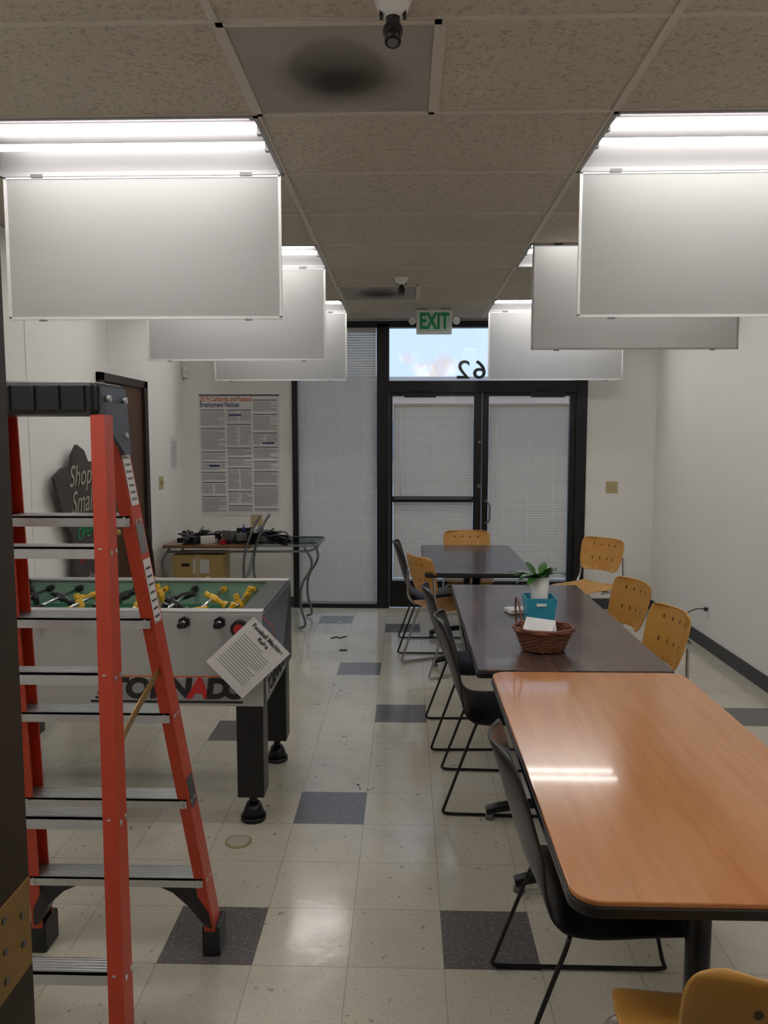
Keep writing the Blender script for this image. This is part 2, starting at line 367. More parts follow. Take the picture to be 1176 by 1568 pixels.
# ---------------------------------------------------------------- storefront
ZT=2.745
y0,y1=YF-0.03,YF+0.07
fr=[(-1.10,-1.045,y0,y1,0,ZT),(-0.285,-0.165,y0,y1,0,ZT),(1.615,1.72,y0,y1,0,ZT),
    (-1.10,1.72,y0,y1,ZT-0.04,ZT+0.02),(-1.045,-0.285,y0,y1,0,0.04),(-0.165,1.615,y0,y1,2.09,2.205)]
boxes('trim_storefront_frame',fr,M_bronze,None,0.004)
def blind(name,x0,x1,z0,z1,y):
    e=empty(name)
    V=[];F=[];p=0.0245;n=int((z1-z0-0.03)/p)
    for i in range(n):
        z=z1-0.035-i*p; k=len(V)
        V+=[(x0,y-0.009,z-0.0130),(x1,y-0.009,z-0.0130),(x1,y-0.002,z+0.001),(x0,y-0.002,z+0.001),(x1,y+0.010,z+0.0122),(x0,y+0.010,z+0.0122)]
        F+=[(k,k+1,k+2,k+3),(k+3,k+2,k+4,k+5)]
    mesh_obj('slats',V,F,M_blind,e)
    box('headrail',x0,x1,y-0.012,y+0.014,z1-0.025,z1,M_blind,e)
    box('bottom_rail',x0,x1,y-0.008,y+0.008,z0,z0+0.015,M_blind,e)
    for i,f in enumerate((0.18,0.5,0.82)):
        x=x0+(x1-x0)*f; box('ladder_cord_%d'%i,x-0.0012,x+0.0012,y-0.0125,y-0.0115,z0,z1,M_white,e)
    cyl('tilt_wand',(x0+0.07,y-0.018,z1-0.02),(x0+0.07,y-0.018,max(z0,z1-0.9)),0.003,M_white,e,n=8)
    return e
w1=empty('window_1'); box('glass',-1.045,-0.285,YF+0.045,YF+0.05,0.04,ZT-0.04,M_glass,w1)
blind('window_blind',-1.04,-0.29,0.045,ZT-0.045,YF+0.015)
w2=empty('window_2'); box('glass',-0.165,1.615,YF+0.045,YF+0.05,2.205,ZT-0.04,M_glass,w2)
for i,(ch,xx) in enumerate((('2',0.545),('6',0.700),('8',0.855))):
    text('street_number_%d'%i,ch,0.245,M_inkb,w2,(xx,YF+0.053,2.305),(R(90),0,R(180)),0.001,bold=0.0025,sx=1.12)
yd0,yd1=YF-0.015,YF+0.045
def door(name,x0,x1,sl,sr,midrail):
    e=empty(name)
    L=[(x0,x0+sl,yd0,yd1,0.01,2.09),(x1-sr,x1,yd0,yd1,0.01,2.09),(x0+sl,x1-sr,yd0,yd1,2.06,2.09),(x0+sl,x1-sr,yd0,yd1,0.01,0.27)]
    boxes('stiles_and_rails',L,M_bronze,e,0.003)
    if midrail:
        box('panic_bar',x0+sl,x1-sr,yd0-0.03,yd0+0.02,1.045,1.10,M_bronze,e,0.004)
        box('panic_bar_face',x0+sl+0.02,x1-sr-0.02,yd0-0.034,yd0-0.03,1.075,1.09,M_grey,e)
    box('glass',x0+sl,x1-sr,yd0+0.04,yd0+0.045,0.27,2.06,M_glass,e)
    return e
dA=door('door_1',-0.163,0.722,0.03,0.075,True)
dB=door('door_2',0.728,1.613,0.06,0.055,False)
blind('window_blind',-0.125,0.64,0.275,1.99,YF+0.012)
blind('window_blind',0.795,1.55,0.275,1.99,YF+0.012)
tube('pull_handle',[(0.765,yd0,0.84),(0.765,yd0-0.05,0.84),(0.80,yd0-0.07,0.87),(0.80,yd0-0.07,1.03),(0.765,yd0-0.05,1.06),(0.765,yd0,1.06)],0.010,M_grey,dB,0.03)
cyl('lock_cylinder',(0.70,yd0-0.012,1.20),(0.70,yd0,1.20),0.018,M_grey,dA)
cyl('lock_cylinder_upper',(0.70,yd0-0.012,1.62),(0.70,yd0,1.62),0.014,M_grey,dA)
for e,xa,xb in ((dA,-0.02,0.28),(dB,1.18,1.50)):
    box('door_closer',xa,xb,yd0-0.05,yd0,2.045,2.095,M_blackmetal,e,0.004)
    tube('closer_arm',[(xa+0.1,yd0-0.04,2.10),(xa+0.25,yd0-0.12,2.105),(xa+0.05,yd0-0.02,2.11)],0.008,M_blackmetal,e)

# ---------------------------------------------------------------- exterior
box('ground_outside',-30,30,YF+0.15,45,-0.12,-0.02,M_conc)
M_fac=mat('facade_stucco',(0.55,0.42,0.34),0.8,var=0.1); M_facd=mat('facade_band',(0.50,0.44,0.42),0.6); M_dw=mat('facade_glass',(0.25,0.30,0.38),0.3)
bf=empty('building_across_street')
box('facade',-16,16,30,38,0,3.3,M_fac,bf); box('parapet_band',-16.2,16.2,29.8,38,3.3,3.95,M_facd,bf)
boxes('dark_windows',[(x,x+1.9,29.95,30,0.8,2.3) for x in (-14,-10,-6,-2,2,6,10)],M_dw,bf)
w=bpy.data.worlds.new('World'); scene.world=w; w.use_nodes=True; nt=w.node_tree
bg=nt.nodes['Background']; tc=nt.nodes.new('ShaderNodeTexCoord'); sp=nt.nodes.new('ShaderNodeSeparateXYZ'); nt.links.new(tc.outputs['Generated'],sp.inputs[0])
sky=mix_col(nt,ramp(nt,sp.outputs[2],0.05,0.6),(0.42,0.53,0.70),(0.45,0.55,0.75))
cf=math_node(nt,'MULTIPLY',math_node(nt,'MULTIPLY',ramp(nt,noise(nt,tc.outputs['Generated'],34,3),0.46,0.60),ramp(nt,sp.outputs[2],0.112,0.088)),0.7)
cloud=mix_col(nt,ramp(nt,noise(nt,tc.outputs['Generated'],60,2),0.48,0.62),(0.66,0.66,0.70),(0.58,0.40,0.33))
nt.links.new(mix_col(nt,cf,sky,cloud),bg.inputs[0]); bg.inputs[1].default_value=1.3

# ---------------------------------------------------------------- light fixtures with hanging diffusers
for (x0,x1,ya,yb,py) in fixtures:
    e=empty('fluorescent_ceiling_light')
    V=[(x0,ya,ZC),(x1,ya,ZC),(x1,yb,ZC),(x0,yb,ZC),(x0+0.03,ya+0.03,ZC+0.11),(x1-0.03,ya+0.03,ZC+0.11),(x1-0.03,yb-0.03,ZC+0.11),(x0+0.03,yb-0.03,ZC+0.11)]
    mesh_obj('housing',V,[(4,5,6,7),(0,1,5,4),(1,2,6,5),(2,3,7,6),(3,0,4,7)],M_house,e)
    boxes('rim',[(x0,x1,ya,ya+0.015,ZC-0.008,ZC+0.01),(x0,x1,yb-0.015,yb,ZC-0.008,ZC+0.01),(x0,x0+0.015,ya,yb,ZC-0.008,ZC+0.01),(x1-0.015,x1,ya,yb,ZC-0.008,ZC+0.01)],M_house,e)
    for i,f in enumerate((0.12,0.27,0.44)):
        cyl('tube_%d'%i,(x0+0.05,ya+f,ZC+0.055),(x1-0.05,ya+f,ZC+0.055),0.0135,M_tube,e,n=8)
        boxes('sockets_%d'%i,[(x0+0.032,x0+0.05,ya+f-0.014,ya+f+0.014,ZC+0.03,ZC+0.10),(x1-0.05,x1-0.032,ya+f-0.014,ya+f+0.014,ZC+0.03,ZC+0.10)],M_house,e)
    box('ballast_cover',x0+0.05,x1-0.05,ya+0.33,ya+0.38,ZC+0.08,ZC+0.11,M_house,e,0.01)
    if ya<1.5: continue
    z0,z1=ZC-0.600,ZC-0.010; a,b=x0+0.02,x1-0.02
    mesh_obj('diffuser_panel',[(a,py,z0),(b,py,z0),(b,py,z1),(a,py,z1)],[(0,1,2,3)],M_diff,e)
    boxes('diffuser_frame',[(a-0.005,b+0.005,py-0.005,py+0.005,z0-0.006,z0+0.006),(a-0.005,b+0.005,py-0.005,py+0.005,z1-0.006,z1+0.006),
        (a-0.006,a+0.006,py-0.005,py+0.005,z0,z1),(b-0.006,b+0.006,py-0.005,py+0.005,z0,z1)],M_alu,e)
    for i,f in enumerate((0.12,0.88)):
        xx=a+(b-a)*f
        box('hinge_clip_%d'%i,xx-0.025,xx+0.025,py-0.012,py+0.008,z1-0.002,z1+0.012,M_blackmetal,e)
        box('latch_%d'%i,xx-0.015,xx+0.015,py-0.008,py+0.008,z0-0.011,z0-0.005,M_grey,e)
for (a,b,c,d) in vents:
    e=empty('ceiling_air_vent',((a+b)/2,(c+d)/2,ZC))
    h=0.305
    box('perforated_plate',-h+0.02,h-0.02,-h+0.02,h-0.02,-0.004,0.0,M_vent,e)
    boxes('frame',[(-h,h,-h,-h+0.02,-0.008,0.003),(-h,h,h-0.02,h,-0.008,0.003),(-h,-h+0.02,-h,h,-0.008,0.003),(h-0.02,h,-h,h,-0.008,0.003)],M_grid,e)
for yy in (2.10,5.60):
    e=empty('security_camera',(-0.037,yy,ZC))
    cyl('mount_base',(0,0,0),(0,0,-0.015),0.05,M_white,e,0.046)
    sph('dome_body',(0,0,-0.018),0.042,M_white,e,(1,1,.85))
    cyl('neck',(0,0,-0.04),(0,0,-0.065),0.018,M_black,e)
    sph('lens_ball',(0,-0.004,-0.085),0.026,M_black,e)
    cyl('lens_barrel',(0,-0.006,-0.085),(0,-0.018,-0.118),0.021,M_black,e)
    cyl('lens',(0,-0.018,-0.118),(0,-0.019,-0.121),0.013,M_grey,e)
    boxes('bracket',[(-0.034,-0.026,-0.012,0.012,-0.05,-0.018),(0.026,0.034,-0.012,0.012,-0.05,-0.018)],M_black,e)
e=empty('exit_sign',(0.24,6.95,ZC))
box('housing',-0.155,0.155,-0.02,0.03,-0.215,-0.006,M_white,e,0.006)
box('canopy',-0.06,0.06,-0.02,0.03,-0.006,0.0,M_white,e)
box('green_face',-0.135,0.135,-0.0215,-0.02,-0.195,-0.03,mat('sign_face',(0.52,0.66,0.58),0.5),e)
text('exit_letters','EXIT',0.19,M_green,e,(0,-0.023,-0.112),(R(90),0,0),0.001,sx=0.66,bold=0.006)
for s in (-1,1):
    q='a' if s<0 else 'b'
    cyl('lamp_head_'+q,(s*0.19,-0.05,-0.11),(s*0.19,0.02,-0.10),0.032,M_white,e,0.024)
    cyl('lamp_lens_'+q,(s*0.19,-0.052,-0.11),(s*0.19,-0.05,-0.11),0.026,M_alu,e)
    cyl('arm_'+q,(s*0.155,0.0,-0.105),(s*0.19,0.0,-0.105),0.008,M_white,e)

# ---------------------------------------------------------------- wall items
def flat_lines(name,blocks,m,parent,y):
    V=[];F=[]
    for (x0,x1,z0,z1,p,h) in blocks:
        z=z1
        while z-h>z0:
            xe_=x1-(x1-x0)*random.choice([0,0,0,0.05,0.3]); n=len(V)
            V+=[(x0,y,z-h),(xe_,y,z-h),(xe_,y,z),(x0,y,z)]; F.append((n,n+1,n+2,n+3)); z-=p
    return mesh_obj(name,V,F,m,parent)
e=empty('employment_notice_poster',(-1.615,YF-0.004,0.905))
box('sheet',-0.39,0.39,0,0.003,0,1.175,M_paper,e)
text('title_1','2019 California and Federal',0.066,M_inkor,e,(-0.38,-0.001,1.128),(R(90),0,0),0.0002,'LEFT',0.68,bold=0.0012)
text('title_2','Employment Notices',0.066,M_inkblue,e,(-0.38,-0.001,1.075),(R(90),0,0),0.0002,'LEFT',0.68,bold=0.0015)
box('top_band',-0.39,0.39,-0.0008,0,1.160,1.174,M_inkd,e)
blk=[];hd=[]
for c in range(3):
    x=-0.375+c*0.255; z=1.035 if c<2 else 1.13
    while z>0.06:
        h=random.choice([0.09,0.13,0.17,0.22]); zz=max(z-h,0.03)
        if random.random()<0.25:
            blk.append((x,x+0.11,zz+0.01,z-0.025,0.0085,0.0032)); blk.append((x+0.125,x+0.235,zz+0.01,z-0.025,0.0085,0.0032))
        else: blk.append((x,x+0.235,zz+0.01,z-0.025,0.0085,0.0034))
        hd.append((x,x+0.235,-0.0012,-0.0002,z-0.014,z-0.006)); z=zz-0.008
flat_lines('printed_lines',blk,M_ink,e,-0.001)
boxes('headings',hd,M_inkd,e)
boxes('colour_blocks',[(-0.30,-0.20,-0.0016,0,0.48,0.495),(-0.1,0.02,-0.0016,0,0.97,0.985),(0.22,0.34,-0.0016,0,0.70,0.715)],M_inkblue,e)
M_ins=mat('beige_insert',(0.43,0.36,0.19),0.5)
def plate(name,loc,rz,sw):
    e=empty(name,loc,rz)
    box('cover',-0.057,0.057,-0.006,0,-0.057,0.057,M_beige,e,0.002)
    for i,dx in enumerate((-0.025,0.025)):
        box('insert_%d'%i,dx-0.012,dx+0.012,-0.009,-0.006,-0.03,0.03,M_ins,e,0.001)
        if sw: box('toggle_%d'%i,dx-0.004,dx+0.004,-0.02,-0.009,-0.008,0.01,M_beige,e)
    return e
plate('light_switch',(1.975,YF,1.19),0,True)
plate('light_switch',(XL,6.80,1.27),R(90),True)
plate('wall_outlet',(-1.46,YF,0.86),0,False)
ob=empty('wall_outlet',(XR,6.1,0.30),R(-90))
box('cover',-0.035,0.035,-0.006,0,-0.057,0.057,M_white,ob,0.002); boxes('sockets',[(-0.016,0.016,-0.009,-0.006,0.01,0.04),(-0.016,0.016,-0.009,-0.006,-0.04,-0.01)],M_white,ob)
box('plug',-.014,.014,-.035,-.009,.012,.038,M_black,ob,.003)
tube('power_cord',[(XR-0.035,6.1,0.325),(XR-0.10,6.1,0.33),(XR-0.18,6.12,0.28),(XR-0.16,6.15,0.10),(XR-0.08,6.2,0.008),(XR-0.05,6.6,0.006)],0.004,M_black,None,0.08)
e=empty('notice_paper',(XL+0.002,7.2,1.52),R(90)); box('sheet',-0.10,0.10,-0.001,0,-0.15,0.15,M_paper,e); flat_lines('print',[(-0.085,0.085,-0.13,0.11,0.014,0.004)],M_ink,e,-0.0018)
e=empty('motion_sensor',(XL+0.035,YF-0.035,2.29),R(45)); box('body',-0.028,0.028,-0.02,0.02,-0.05,0.05,M_white,e,0.008); box('window',-0.02,0.02,-0.024,-0.019,-0.035,0.01,M_alu,e,0.002); box('mount',-0.012,0.012,0.015,0.045,-0.02,0.02,M_white,e)
# ---------------------------------------------------------------- tables
def rrect(name,x0,x1,y0,y1,z0,z1,r,m,parent,n=8):
    pts=[]
    for cx,cy,a0 in ((x1-r,y1-r,0),(x0+r,y1-r,90),(x0+r,y0+r,180),(x1-r,y0+r,270)):
        for k in range(n+1):
            a=R(a0+90*k/n); pts.append((cx+r*math.cos(a),cy+r*math.sin(a)))
    N=len(pts); V=[(x,y,z0) for x,y in pts]+[(x,y,z1) for x,y in pts]
    F=[tuple(range(N-1,-1,-1)),tuple(range(N,2*N))]+[(i,(i+1)%N,N+(i+1)%N,N+i) for i in range(N)]
    o=mesh_obj(name,V,F,m,parent); b=o.modifiers.new('b','BEVEL'); b.width=0.003; b.segments=2; b.limit_method='ANGLE'; return o
def table(name,x0,x1,y0,y1,m,rad,legs):
    cx,cy=(x0+x1)/2,(y0+y1)/2; e=empty(name,(cx,cy,0)); w=(x1-x0)/2; l=(y1-y0)/2
    rrect('top',-w+0.004,w-0.004,-l+0.004,l-0.004,0.728,0.74,rad,m,e)
    rrect('edge_band',-w,w,-l,l,0.706,0.7285,rad,M_black,e)
    box('apron',-0.04,0.04,-l+0.25,l-0.25,0.66,0.706,M_blackmetal,e)
    for i,ly in enumerate(legs):
        y=ly-cy
        cyl('column_%d'%i,(0,y,0.06),(0,y,0.69),0.03,M_blackmetal,e)
        box('top_bracket_%d'%i,-w+0.1,w-0.1,y-0.03,y+0.03,0.68,0.706,M_blackmetal,e)
        tube('foot_%d'%i,[(-w+0.07,y,0.035),(-w+0.13,y,0.055),(0,y,0.085),(w-0.13,y,0.055),(w-0.07,y,0.035)],0.022,M_blackmetal,e,0.08)
        for s in (-1,1):
            cyl('glide_%d_%d'%(i,s),(s*(w-0.085),y,0.0),(s*(w-0.085),y,0.03),0.022,M_grey,e,0.016)
    return e
table('dining_table',0.335,1.095,1.49,3.045,M_oak,0.06,(1.82,2.75))
table('dining_table',0.285,1.075,3.055,4.89,M_wal,0.015,(3.30,4.62))
table('dining_table',0.13,0.89,5.30,6.72,M_dk,0.03,(5.6,6.45))

# ---------------------------------------------------------------- chairs
prof=[(.235,.418,.19),(.225,.440,.215),(.14,.450,.228),(.04,.445,.23),(-.06,.437,.228),(-.135,.442,.222),(-.185,.475,.212),(-.215,.53,.205),(-.238,.60,.212),(-.262,.68,.222),(-.285,.76,.22),(-.302,.815,.20),(-.312,.84,.16),(-.315,.85,.10)]
def sled(e,m,r=0.0065,hw=.235,up=0.43):
    for s in (-1,1):
        tube('sled_leg_%s'%('r' if s>0 else 'l'),[(s*hw*.55,.13,up),(s*hw*.95,.18,up-.005),(s*hw,.262,.02+r),(s*hw,.275,r+.001),(s*hw,-.275,r+.001),(s*hw,-.265,.03+r),(s*hw*.95,-.13,up-.01),(s*hw*.55,-.10,up)],r,m,e,0.045)
    tube('cross_rod_front',[(-hw*.6,.13,up),(hw*.6,.13,up)],r,m,e); tube('cross_rod_rear',[(-hw*.6,-.10,up),(hw*.6,-.10,up)],r,m,e)
def black_chair(x,y,rz):
    e=empty('stacking_chair',(x,y,0),R(rz))
    def fn(u,v):
        a,z,w=interp(prof,v); bk=max(0,min(1,(v-.42)/.2)); 
        return (u*w, a+bk*.045*u*u, z-(1-bk)*.030*u**4)
    shell('seat_shell',fn,12,26,0.010,M_black,e)
    sled(e,M_blackmetal,0.0065,.235,.418)
    return e
def yellow_chair(x,y,rz):
    e=empty('perforated_chair',(x,y,0),R(rz))
    sp=[(.225,.43,.17),(.215,.45,.20),(.12,.458,.215),(0,.452,.215),(-.11,.452,.205),(-.19,.462,.185),(-.215,.47,.14)]
    def f1(u,v):
        a,z,w=interp(sp,v); return (u*w,a,z+.012*u*u)
    shell('seat',f1,10,14,0.010,M_ychair,e)
    bp=[(-.228,.575,.13),(-.233,.59,.180),(-.248,.65,.200),(-.268,.73,.210),(-.285,.80,.210),(-.292,.83,.195),(-.294,.84,.15)]
    def f2(u,v):
        a,z,w=interp(bp,v); return (u*w,a+.05*u*u,z)
    shell('backrest',f2,10,14,0.010,M_ychair,e)
    sled(e,M_chrome,0.0085,.22)
    for s in (-1,1):
        tube('back_upright_%s'%('r' if s>0 else 'l'),[(s*.19,.02,.437),(s*.215,-.17,.437),(s*.215,-.225,.50),(s*.20,-.232,.70)],0.0085,M_chrome,e,0.05)
    return e
black_chair(0.545,2.09,-90)
black_chair(0.445,3.55,-92)
black_chair(0.40,4.28,-88)
yellow_chair(0.31,5.58,-64)
black_chair(0.21,6.15,-90)
yellow_chair(0.54,6.70,180)
yellow_chair(1.44,6.28,130)
yellow_chair(1.08,4.45,104)
yellow_chair(1.04,3.72,98)
yellow_chair(0.65,1.41,0)

# ---------------------------------------------------------------- items on tables
e=empty('blue_planter',(0.675,3.92,0.742))
b=.065;t=.078
mesh_obj('box',[(-b,-b,0),(b,-b,0),(b,b,0),(-b,b,0),(-t,-t,.125),(t,-t,.125),(t,t,.125),(-t,t,.125),(-t+.006,-t+.006,.125),(t-.006,-t+.006,.125),(t-.006,t-.006,.125),(-t+.006,t-.006,.125),(-b+.006,-b+.006,.01),(b-.006,-b+.006,.01),(b-.006,b-.006,.01),(-b+.006,b-.006,.01)],
 [(0,3,2,1),(0,1,5,4),(1,2,6,5),(2,3,7,6),(3,0,4,7),(4,5,9,8),(5,6,10,9),(6,7,11,10),(7,4,8,11),(8,9,13,12),(9,10,14,13),(10,11,15,14),(11,8,12,15),(12,13,14,15)],M_blue,e)
box('handle_slot',-.025,.025,-.0785,-.074,.085,.10,M_white,e,.003)
cyl('white_pot',(0,0,.012),(0,0,.225),.035,M_white,e,.05,24)
cyl('soil',(0,0,.22),(0,0,.228),.046,M_chalk,e)
for k in range(24):
    a=2*math.pi*k/24+random.uniform(-.15,.15); L=random.uniform(.09,.155); wd=.022; el=random.uniform(.3,1.2); V=[]
    for i in range(6):
        t_=i/5; rr=.02+L*t_*math.cos(el)*1.0+0.01; z=.225+L*t_*math.sin(el)*1.0-.07*t_*t_*(1.2-el*.5); ww=wd*math.sin(math.pi*min(1,.12+t_*.88))
        d=Vector((math.cos(a),math.sin(a),0)); n_=Vector((-math.sin(a),math.cos(a),0))
        c=d*rr+Vector((0,0,z)); V+=[c+n_*ww,c-Vector((0,0,.004)),c-n_*ww]
    F=[]
    for i in range(5):
        q=i*3; F+=[(q,q+1,q+4,q+3),(q+1,q+2,q+5,q+4)]
    mesh_obj('leaf_%d'%k,V,F,M_leaf,e,True)
e=empty('paper_napkin_stack',(0.585,4.10,0.742),R(15)); box('sheets',-.05,.05,-.05,.05,0,.018,M_paper,e,.003); box('top_sheet',-.045,.055,-.05,.045,.018,.021,M_paper,e)
e=empty('wicker_basket',(0.60,3.36,0.742))
def ring(r,z,amp,ph,n=28):
    pts=[]
    for k in range(n*4):
        a=2*math.pi*k/(n*4); rr=r+amp*math.cos(n/2*a+ph); pts.append((rr*math.cos(a)*1.0,rr*math.sin(a)*.82,z))
    return pts
for k in range(12):
    t_=k/11; tube('weave_%d'%k,ring(.088+.034*t_,.008+.082*t_,.0035,math.pi*(k%2)),.0043,M_wick,e,cyclic=True,res=2)
for k in range(28):
    a=2*math.pi*k/28; c,s=math.cos(a),math.sin(a)*.82
    tube('stake_%d'%k,[(.088*c,.088*s,.004),(.122*c,.122*s,.092)],.003,M_wick,e,res=1)
tube('rim_a',ring(.128,.094,.004,0,14),.007,M_wick,e,cyclic=True); tube('rim_b',ring(.128,.102,.004,math.pi,14),.007,M_wick,e,cyclic=True)
bm=bmesh.new(); bmesh.ops.create_circle(bm,cap_ends=True,segments=28,radius=.088); bmesh.ops.scale(bm,vec=(1,.82,1),verts=bm.verts); bmesh.ops.translate(bm,vec=(0,0,.006),verts=bm.verts)
me=bpy.data.meshes.new('bottom'); bm.to_mesh(me); bm.free(); me.materials.append(M_wick); link(bpy.data.objects.new('bottom',me),e)
tube('handle',[(-.105-.012*math.sin(math.pi*k/16),.095*math.cos(math.pi*k/16),.10+.13*math.sin(math.pi*k/16)) for k in range(17)],.004,M_wick,e)
mesh_obj('envelope',[(-.10,-.06,.105),(.02,-.085,.10),(.05,.0,.13),(-.07,.03,.14),(-.02,-.02,.13)],[(0,1,4),(1,2,4),(2,3,4),(3,0,4)],M_paper,e)
mesh_obj('letter',[(-.05,-.05,.07),(.05,-.04,.09),(.06,.05,.12),(-.05,.05,.11)],[(0,1,2,3)],M_paper,e)

# ---------------------------------------------------------------- step ladder
lad=empty('step_ladder')
cxl=-.907
def rail(name,p0,p1,out,d=.075,w=.034,t=.006):
    sec=[(0,-d/2),(0,d/2),(-w,d/2),(-w,d/2-t),(-t,d/2-t),(-t,-d/2+t),(-w,-d/2+t),(-w,-d/2)]
    if out<0: sec=[(-x,y) for x,y in sec][::-1]
    N=len(sec); V=[(p0[0]+x,p0[1]+y,p0[2]) for x,y in sec]+[(p1[0]+x,p1[1]+y,p1[2]) for x,y in sec]
    F=[tuple(range(N)),tuple(range(2*N-1,N-1,-1))]+[(i,N+i,N+(i+1)%N,(i+1)%N) for i in range(N)]
    return mesh_obj(name,V,F,M_red,lad)
def lerp(a,b,t): return tuple(x+(y-x)*t for x,y in zip(a,b))
ztop=1.72
nearR=((cxl+.350,1.463,0.04),(cxl+.182,1.895,ztop)); nearL=((cxl-.350,1.463,0.04),(cxl-.182,1.895,ztop))
farR=((cxl+.302,2.40,0.04),(cxl+.158,2.02,ztop)); farL=((cxl-.302,2.40,0.04),(cxl-.158,2.02,ztop))
rail('rail_near_right',nearR[0],nearR[1],1,.055); rail('rail_near_left',nearL[0],nearL[1],-1,.055)
rail('rail_far_right',farR[0],farR[1],1); rail('rail_far_left',farL[0],farL[1],-1)
for i,(p,s) in enumerate(((nearR[0],1),(nearL[0],-1),(farR[0],1),(farL[0],-1))):
    boxes('foot_%d'%i,[(p[0]-.048 if s>0 else p[0]-.010,p[0]+.010 if s>0 else p[0]+.048,p[1]-.048,p[1]+.048,0,.10)],M_black,lad,.006)
def step(name,z,a,b,dep,zr=0.04):
    t=(z-zr)/(ztop-zr); pr=lerp(a[0],a[1],t); pl=lerp(b[0],b[1],t)
    x0,x1=pl[0]+.007,pr[0]-.007; y=pr[1]
    L=[(x0,x1,y-dep/2,y+dep/2,z-.005,z),(x0,x1,y-dep/2,y-dep/2+.004,z-.028,z),(x0,x1,y+dep/2-.004,y+dep/2,z-.028,z)]
    k=-dep/2+.006
    while k<dep/2-.006: L.append((x0,x1,y+k,y+k+.003,z,z+.0022)); k+=.009
    boxes(name,L,M_step,lad)
    for s,p in ((1,pr),(-1,pl)):
        for q,dy in enumerate((-.015,.015)):
            xx=p[0]+s*.0005
            cyl(name+'_rivet_%d_%d'%(s,q),(xx,y+dy,z-.015+q*.0),(xx+s*.003,y+dy,z-.015),.006,M_step,lad,n=10)
            cyl(name+'_boss_%d_%d'%(s,q),(p[0]-s*.02,y-dep/2-.001,z-.006-q*.016),(p[0]-s*.02,y-dep/2-.004,z-.006-q*.016),.005,M_step,lad,n=10)
for i,z in enumerate((.29,.58,.87,1.165,1.457)): step('tread_%d'%i,z,farR,farL,.078)
for i,z in enumerate((.21,.517,.826,1.13,1.41)): step('rear_tread_%d'%i,z,nearR,nearL,.05)
for s,rl in ((1,farR),(-1,farL)):
    p=lerp(rl[0],rl[1],(.26-.04)/(ztop-.04)); q=lerp(rl[0],rl[1],(.11-.04)/(ztop-.04))
    V=[]
    for dy in (-.03,.03):
        V+=[(p[0]-s*.008,p[1]+dy,.262),(p[0]-s*.17,p[1]+dy,.262),(p[0]-s*.11,p[1]+dy,.235),(p[0]-s*.06,p[1]+dy,.19),(q[0]-s*.03,q[1]+dy-.01,.11),(q[0]-s*.008,q[1]+dy-.01,.10)]
    F=[(0,1,2,3,4,5),(11,10,9,8,7,6)]+[(i,(i+1)%6,6+(i+1)%6,6+i) for i in range(6)]
    mesh_obj('gusset_%d'%s,V,F,M_black,lad)
for s,a,b in ((1,nearR,farR),(-1,nearL,farL)):
    p=lerp(a[0],a[1],.54); q=lerp(b[0],b[1],.58)
    mid=((p[0]+q[0])/2-s*.02,(p[1]+q[1])/2,(p[2]+q[2])/2-.03)
    for nm,A,B in (('a',p,mid),('b',mid,q)):
        A=Vector(A)-Vector((s*.012,0,0));B=Vector(B)-Vector((s*.012,0,0))
        V=[A+Vector((0,0,-.012)),B+Vector((0,0,-.012)),B+Vector((0,0,.012)),A+Vector((0,0,.012))]
        V+=[v-Vector((s*.004,0,0)) for v in V]
        mesh_obj('spreader_%s_%d'%(nm,s),V,BF,M_brass,lad)
cap=box('top_cap',cxl-.20,cxl+.165,1.86,2.06,1.72,1.80,M_black,lad,.012)
boxes('cap_recess_ribs',[(cxl-.17+k*.06,cxl-.16+k*.06,1.853,1.861,1.73,1.79) for k in range(6)],M_black,lad,.002)
mh=mat('ladder_hinge_blue_grey',(.045,.058,.08),.4)
mesh_obj('cap_hinge_plate',[(cxl+.170,1.88,1.79),(cxl+.170,2.05,1.79),(cxl+.176,2.05,1.70),(cxl+.184,2.045,1.62),(cxl+.184,2.0,1.62),(cxl+.176,1.93,1.68),(cxl+.170,1.88,1.72)]+[(cxl+.160,1.88,1.79),(cxl+.160,2.05,1.79),(cxl+.166,2.05,1.70),(cxl+.174,2.045,1.62),(cxl+.174,2.0,1.62),(cxl+.166,1.93,1.68),(cxl+.160,1.88,1.72)],
  [(6,5,4,3,2,1,0),(7,8,9,10,11,12,13)]+[(i,(i+1)%7,7+(i+1)%7,7+i) for i in range(7)],mh,lad)
for k,(yy,zz) in enumerate(((1.91,1.76),(2.02,1.76),(2.02,1.67))): cyl('cap_bolt_%d'%k,(cxl+.170,yy,zz),(cxl+.184,yy,zz),.008,M_step,lad,n=10)
def label(nm,rl,t0,t1,m,off=.0012,hw=.028):
    a=lerp(rl[0],rl[1],t0); b=lerp(rl[0],rl[1],t1); x=off
    mesh_obj(nm,[(a[0]+x,a[1]-hw,a[2]),(a[0]+x,a[1]+hw,a[2]),(b[0]+x,b[1]+hw,b[2]),(b[0]+x,b[1]-hw,b[2])],[(0,1,2,3)],m,lad)
label('label_white_a',farR,.86,.95,M_paper); label('label_white_b',farR,.66,.77,M_paper); label('label_dark',farR,.78,.83,M_ink); label('label_dark_b',farR,.30,.36,M_inkd)
for k in range(7): label('label_print_a_%d'%k,farR,.868+.011*k,.872+.011*k,M_ink,.0018,.02); label('label_print_b_%d'%k,farR,.668+.014*k,.672+.014*k,M_inkd,.0018,.02)

